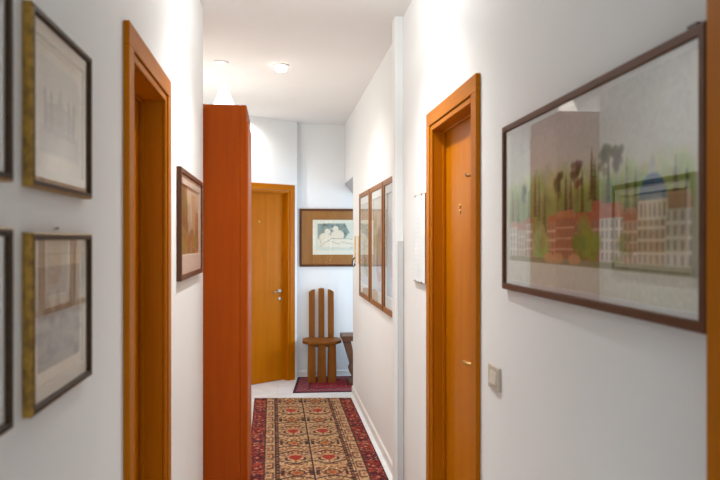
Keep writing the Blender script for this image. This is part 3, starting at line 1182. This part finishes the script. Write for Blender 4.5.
def lamp(kind, name, loc, energy, col, rot=(0, 0, 0), **kw):
    l = bpy.data.lights.new(name, kind)
    l.energy = energy
    l.color = col
    for k, v in kw.items():
        setattr(l, k, v)
    o = bpy.data.objects.new(name, l)
    o.location = loc
    o.rotation_euler = rot
    COL.objects.link(o)
    return o


WARM = (1.0, 0.97, 0.91)
NEUT = (1.0, 1.0, 0.975)
E = dict(s1=40, s2=56, door=36, over=108, wall=27, pas=54, back=42)
DOWN = dict(spot_size=2.6, spot_blend=1.0, shadow_soft_size=.035)
lamp('SPOT', 'spotlight_beam', (s1x, s1y, CEIL - .02), E['s1'], WARM, **DOWN)
lamp('SPOT', 'spotlight_beam', (s2x, s2y, CEIL - .06), E['s2'], WARM, **DOWN)
lamp('SPOT', 'spotlight_beam', (q.x, q.y, CEIL - .02), E['door'], (1.0, .97, .92), spot_size=2.8, spot_blend=.8, shadow_soft_size=.035)
lamp('SPOT', 'spotlight_beam', (.155, 3.12, CEIL - .06), E['over'], NEUT, spot_size=2.15, spot_blend=1.0, shadow_soft_size=.035)
lamp('POINT', 'cup_light', (.155, 3.12, CEIL - .10), 12, NEUT, shadow_soft_size=.04)
lamp('POINT', 'added_sconce_light', (RECX + .11, 5.8, 1.91), E['wall'], (1.0, .95, .88), shadow_soft_size=.05)  # light of the added uplighter behind the wardrobe
# daylight through the passage window and the added window behind the viewer
lamp('AREA', 'daylight_passage', (PASS_X + .3, (WY0 + WY1) / 2, (WZ0 + WZ1) / 2), E['pas'], (.62, .80, 1.0), (0, PI / 2, 0), shape='RECTANGLE', size=WZ1 - WZ0, size_y=WY1 - WY0)
lamp('AREA', 'added_daylight_behind', (.155, BACK_Y - .3, 1.5), E['back'], (.86, .95, 1.0), (PI / 2, 0, 0), shape='RECTANGLE', size=BW * 2, size_y=1.4)

# ------------------------------------------------------------------ carpets
def runner(w, L):
    P = Paper(w, L, .0066, (176, 140, 96))
    u = P.X / w
    v = P.Y
    tan, cream = np.array([188, 148, 108]), np.array([202, 166, 126])
    dark, brown = (58, 34, 34), (96, 58, 44)
    red, burg = (150, 42, 34), (106, 26, 32)
    navy = (52, 40, 62)
    # woven bands of slightly different dye along the length
    for k in range(int(L / .09) + 1):
        P.rect(0, w, k * .09, (k + 1) * .09, tan + RNG.normal(0, 7, 1) + RNG.normal(0, 3, 3), .8)
    s = np.minimum(u, 1 - u)
    unit = .70
    ph = (v % unit) / unit
    sd = np.random.default_rng(21)

    def weave(mask, I, J, pal, wts, seed, op):
        """small woven blocks: one dye per (I, J) block out of a palette"""
        q = np.random.default_rng(seed)
        tab = q.choice(len(pal), size=(64, 64), p=np.array(wts) / sum(wts))
        idx = tab[I % 64, J % 64]
        for n, c in enumerate(pal):
            if c is not None:
                P.put(mask & (idx == n), c, op)

    # field figures: mirrored small work about each of the two column axes, repeated down the length
    field = (s > .20)
    for side in (0, 1):
        c = .362 if side == 0 else .618
        half = field & ((u < .488) if side == 0 else (u >= .488))
        du = (u - c) * w                      # metres from the column axis
        J = np.floor((v % unit) / .0233).astype(int)
        I = np.floor(np.abs(du) / .0135).astype(int)
        weave(half, I, J, [None, (206, 172, 132), (110, 70, 54), dark, (168, 92, 52)], [58, 7, 18, 11, 7], 3, .85)
        K2 = np.floor((v % unit) / .0117).astype(int)
        weave(half, I + 17, K2, [None, (96, 62, 50), (204, 168, 126)], [78, 15, 7], 4, .75)
        for k in range(-1, int(L / unit) + 2):
            v0 = k * unit + .36
            dv = v - v0
            # long V shaped arms
            for off, sl in ((.17, .75), (-.15, -.6), (.30, .55)):
                P.put(half & (np.abs(dv - off + np.abs(du) * sl) < .011) & (np.abs(du) < .12), dark, .85)
                P.put(half & (np.abs(dv - off - .024 + np.abs(du) * sl) < .008) & (np.abs(du) < .12), (208, 172, 130), .7)
            # clear ground around the red bud, then the bud and its stalk
            P.put(np.abs(du) / .085 + np.abs(dv) / .10 < 1, tan + 8, .75)
            P.put((np.abs(du) / .056 + np.abs(dv) / .085 < 1) & (dv < .02), (158, 46, 36), .95)
            P.put((np.abs(np.abs(du) - .020) < .020) & (np.abs(dv - .022) < .022), (158, 46, 36), .95)
            P.put((np.abs(du) < .004) & (dv < -.07) & (dv > -.17), dark, .8)
            P.put((np.abs(np.abs(du) - .068) < .010) & (np.abs(dv + .03) < .030), dark, .8)
            rr = np.abs(du) / .045 + np.abs(dv + .345) / .055
            P.put(rr < 1, (180, 112, 56), .85)
            P.put((rr < .45), (150, 60, 44), .85)
            P.put((rr > 1.25) & (rr < 1.7) & half, (92, 58, 48), .8)
            P.put(half & (np.abs(np.abs(du) - .098) < .012) & (np.abs(dv + .345) < .05), dark, .85)
    # dark centre line with pale edging, and the two broken dark side lines
    P.put(np.abs(u - .488) < .012, (206, 172, 132), .7)
    P.put(np.abs(u - .488) < .0065, dark, .95)
    for cc in (.222, .762):
        P.put(np.abs(u - cc) < .016, brown, .9)
        P.put((np.abs(u - cc) < .013) & ((v % .35) < .27), dark, .85)
        P.put((np.abs(u - cc) < .006) & ((v % .06) < .02), (186, 140, 104), .7)
    # tan guard band with dark latch hooks and brackets
    band = (s > .125) & (s < .205)
    P.put(band, cream - 6, .85)
    sb = (s - .125) / .08
    bp = (v % .21) / .21
    P.put(band & (np.abs(bp - .5) < .34) & (np.abs(bp - .5) > .22) & (sb > .15) & (sb < .9), (104, 66, 54), .85)
    P.put(band & (np.abs(bp - .5) < .34) & (sb > .68) & (sb < .9), (104, 66, 54), .85)
    P.put(band & (np.abs(bp - .5) < .10) & (sb > .25) & (sb < .55), (150, 74, 52), .85)
    weave(band, np.floor(sb / .2).astype(int), np.floor(v / .016).astype(int), [None, (110, 72, 58), (150, 84, 60)], [78, 14, 8], 9, .7)
    P.put((np.abs(s - .125) < .007) | (np.abs(s - .205) < .004), dark, .85)
    # red outer border with broken medallions
    out = s < .12
    blk = (np.floor(v / .235).astype(int) + (u > .5) * 2) % 4
    for i, c in enumerate(((132, 34, 30), (92, 30, 40), (146, 46, 32), (100, 28, 34))):
        P.put(out & (blk == i), c, .95)
    so = s / .12
    weave(out, np.floor(so / .125).astype(int), np.floor(v / .0195).astype(int), [None, (66, 30, 44), (178, 84, 52), (192, 142, 104), (58, 24, 28), (160, 54, 40)], [48, 15, 9, 7, 11, 10], 14, .85)
    op_ = (v % .235) / .235
    P.put(out & (np.abs(op_ - .5) / .26 + np.abs(so - .55) / .36 < 1), (70, 34, 48), .8)
    P.put(out & (np.abs(op_ - .5) / .16 + np.abs(so - .55) / .22 < 1), (176, 74, 48), .9)
    P.put(out & (np.abs(op_ - .5) / .06 + np.abs(so - .55) / .09 < 1), (204, 158, 114), .9)
    P.put(out & (np.abs(op_) < .035) & (so > .15) & (so < .9), (186, 132, 96), .75)
    P.put(s < .012, (70, 24, 28), .95)
    # end borders
    e = np.minimum(v, L - v)
    P.put(e < .012, (72, 36, 32), .9)
    P.a = np.clip((P.a - .02) * .93, 0, 1)
    P.blob(.02, 30)
    P.noise(.04)
    P.noise(.03, 3)
    return P


def small_rug(w, L):
    P = Paper(w, L, .007, (118, 30, 40))
    u, v = P.X, P.Y
    e = np.minimum(np.minimum(u, w - u), np.minimum(v, L - v))
    P.put(e < .17, (96, 40, 50), .9)
    k = ((np.floor(u / .045) + np.floor(v / .045)) % 2 == 0)
    P.put((e < .15) & (e > .03) & k, (150, 92, 92), .75)
    P.put((e > .15) & (e < .165), (44, 26, 40), .9)
    P.put(e < .025, (58, 30, 48), .95)
    inn = e > .17
    r = np.abs(((u / .16) % 1) - .5) + np.abs(((v / .2) % 1) - .5)
    P.put(inn & (r < .22), (60, 34, 60), .8)
    P.put(inn & (r < .10), (186, 120, 96), .8)
    P.put(inn & (r > .40) & (r < .46), (170, 70, 66), .8)
    P.noise(.045)
    return P


rl, rr_ = -.225, .716
ryF = 1.57 / 158.7 * F / CT
carpet('runner_rug', runner(rr_ - rl, ryF - 3.3), 'long red and tan patterned runner rug down the middle of the corridor',
       [(rl + .032, 3.3), (rr_, 3.3), (rr_ + .003, ryF - .08), (rl - .005, ryF + .02)], .009)
fy_ = 1.57 / 153.6 * F / CT
carpet('small_rug', small_rug(1.1, .82), 'small dark red patterned rug under the plank chair',
       [(.150, fy_), (1.25, fy_ - .02), (1.27, END_Y - .05), (.225, END_Y - .05)], .008)

# ------------------------------------------------------------------ plank chair
RT = .0095
t = thing('plank_chair', 'walnut chair with three upright back planks and plank legs on the small rug', 'chair', (.485, 7.80, RT), math.radians(-2))
sw = .068
for k, x in enumerate((-.108, 0.0, .108)):
    bm = bmesh.new()
    tp = 1.005 if k == 1 else .985
    l, r2 = (x - sw / 2, x + sw / 2)
    arch = []
    for a in range(9):
        f = a / 8
        xx = r2 + (l - r2) * f
        if k == 1:
            zz = tp + .006 * math.sin(PI * f)
        elif k == 0:
            zz = tp + .012 - .030 * f ** 2.0
        else:
            zz = tp + .012 - .030 * (1 - f) ** 2.0
        arch.append((xx, zz))
    pts = [(l, .452), (r2, .452)] + arch
    prism(bm, pts, 'y', .165, .190, .002)
    # the planks lean back a little
    for v in bm.verts:
        v.co.y += max(0, v.co.z - .45) * .06
    obj('back_plank', bm, CHAIRW, t)
bm = bmesh.new()
oct_ = [(-.215, -.06), (-.16, -.165), (.16, -.165), (.215, -.06), (.215, .13), (.17, .20), (-.17, .20), (-.215, .13)]
prism(bm, oct_, 'z', .418, .450, .006)
obj('seat', bm, CHAIRW, t)
for x in (-.113, 0.0, .113):
    for y in (-.125, .155):
        bm = bmesh.new()
        prism(bm, [(x - .038, .417), (x + .038, .417), (x + .046, 0.0), (x - .046, 0.0)], 'y', y - .014, y + .014, .002)
        obj('leg_plank', bm, CHAIRW, t)
bm = bmesh.new()
box(bm, -.15, .15, -.110, .140, .385, .417, .002)
obj('apron', bm, CHAIRW, t)

# ------------------------------------------------------------------ low stool by the corner
t = thing('wooden_stool', 'dark wooden stool with inward slanting legs half hidden by the right wall', 'stool', (.90, 7.62, RT))
bm = bmesh.new()
prism(bm, [(-.215, -.16), (.215, -.16), (.215, .16), (-.215, .16)], 'z', .475, .53, .006)
obj('seat', bm, STOOLW, t)
for s in (-1, 1):
    bm = bmesh.new()
    pr = [(s * .20, .474), (s * .12, .474), (s * .060, .16), (s * .055, .03), (s * .115, .10), (s * .13, .15), (s * .112, .19)]
    prism(bm, pr if s > 0 else pr[::-1], 'y', -.13, .13, .003)
    obj('side_panel', bm, STOOLW, t)
bm = bmesh.new()
box(bm, -.058, .058, -.02, .02, .14, .20, .003)
obj('stretcher', bm, STOOLW, t)
for s in (-1, 1):
    bm = bmesh.new()
    box(bm, s * .08 - .06, s * .08 + .06, -.14, .14, 0, .035, .004)
    obj('foot', bm, STOOLW, t)

# ------------------------------------------------------------------ world, camera, view
w = bpy.data.worlds.new('sky')
SC.world = w
w.use_nodes = True
bg = w.node_tree.nodes['Background']
bg.inputs['Color'].default_value = (.75, .87, 1.0, 1)
bg.inputs['Strength'].default_value = 1.0

cam = bpy.data.cameras.new('camera')
cam.lens = 35.0
cam.sensor_width = 36.0
cam.clip_start = 0.02
cam.dof.use_dof = True
cam.dof.focus_distance = 6.2
cam.dof.aperture_fstop = 4.5
co = bpy.data.objects.new('camera', cam)
co.location = (0, 0, EYE)
co.rotation_euler = (PI / 2, 0, -TH)
COL.objects.link(co)
SC.camera = co

SC.view_settings.view_transform = 'Standard'
SC.view_settings.look = 'None'
SC.view_settings.exposure = 0.12
SC.view_settings.gamma = 1.0
SC.view_settings.use_curve_mapping = False
SC.cycles.max_bounces = 10
SC.cycles.diffuse_bounces = 6
SC.cycles.transparent_max_bounces = 12
SC.cycles.caustics_reflective = False
SC.cycles.caustics_refractive = False
SC.cycles.sample_clamp_indirect = 4.0
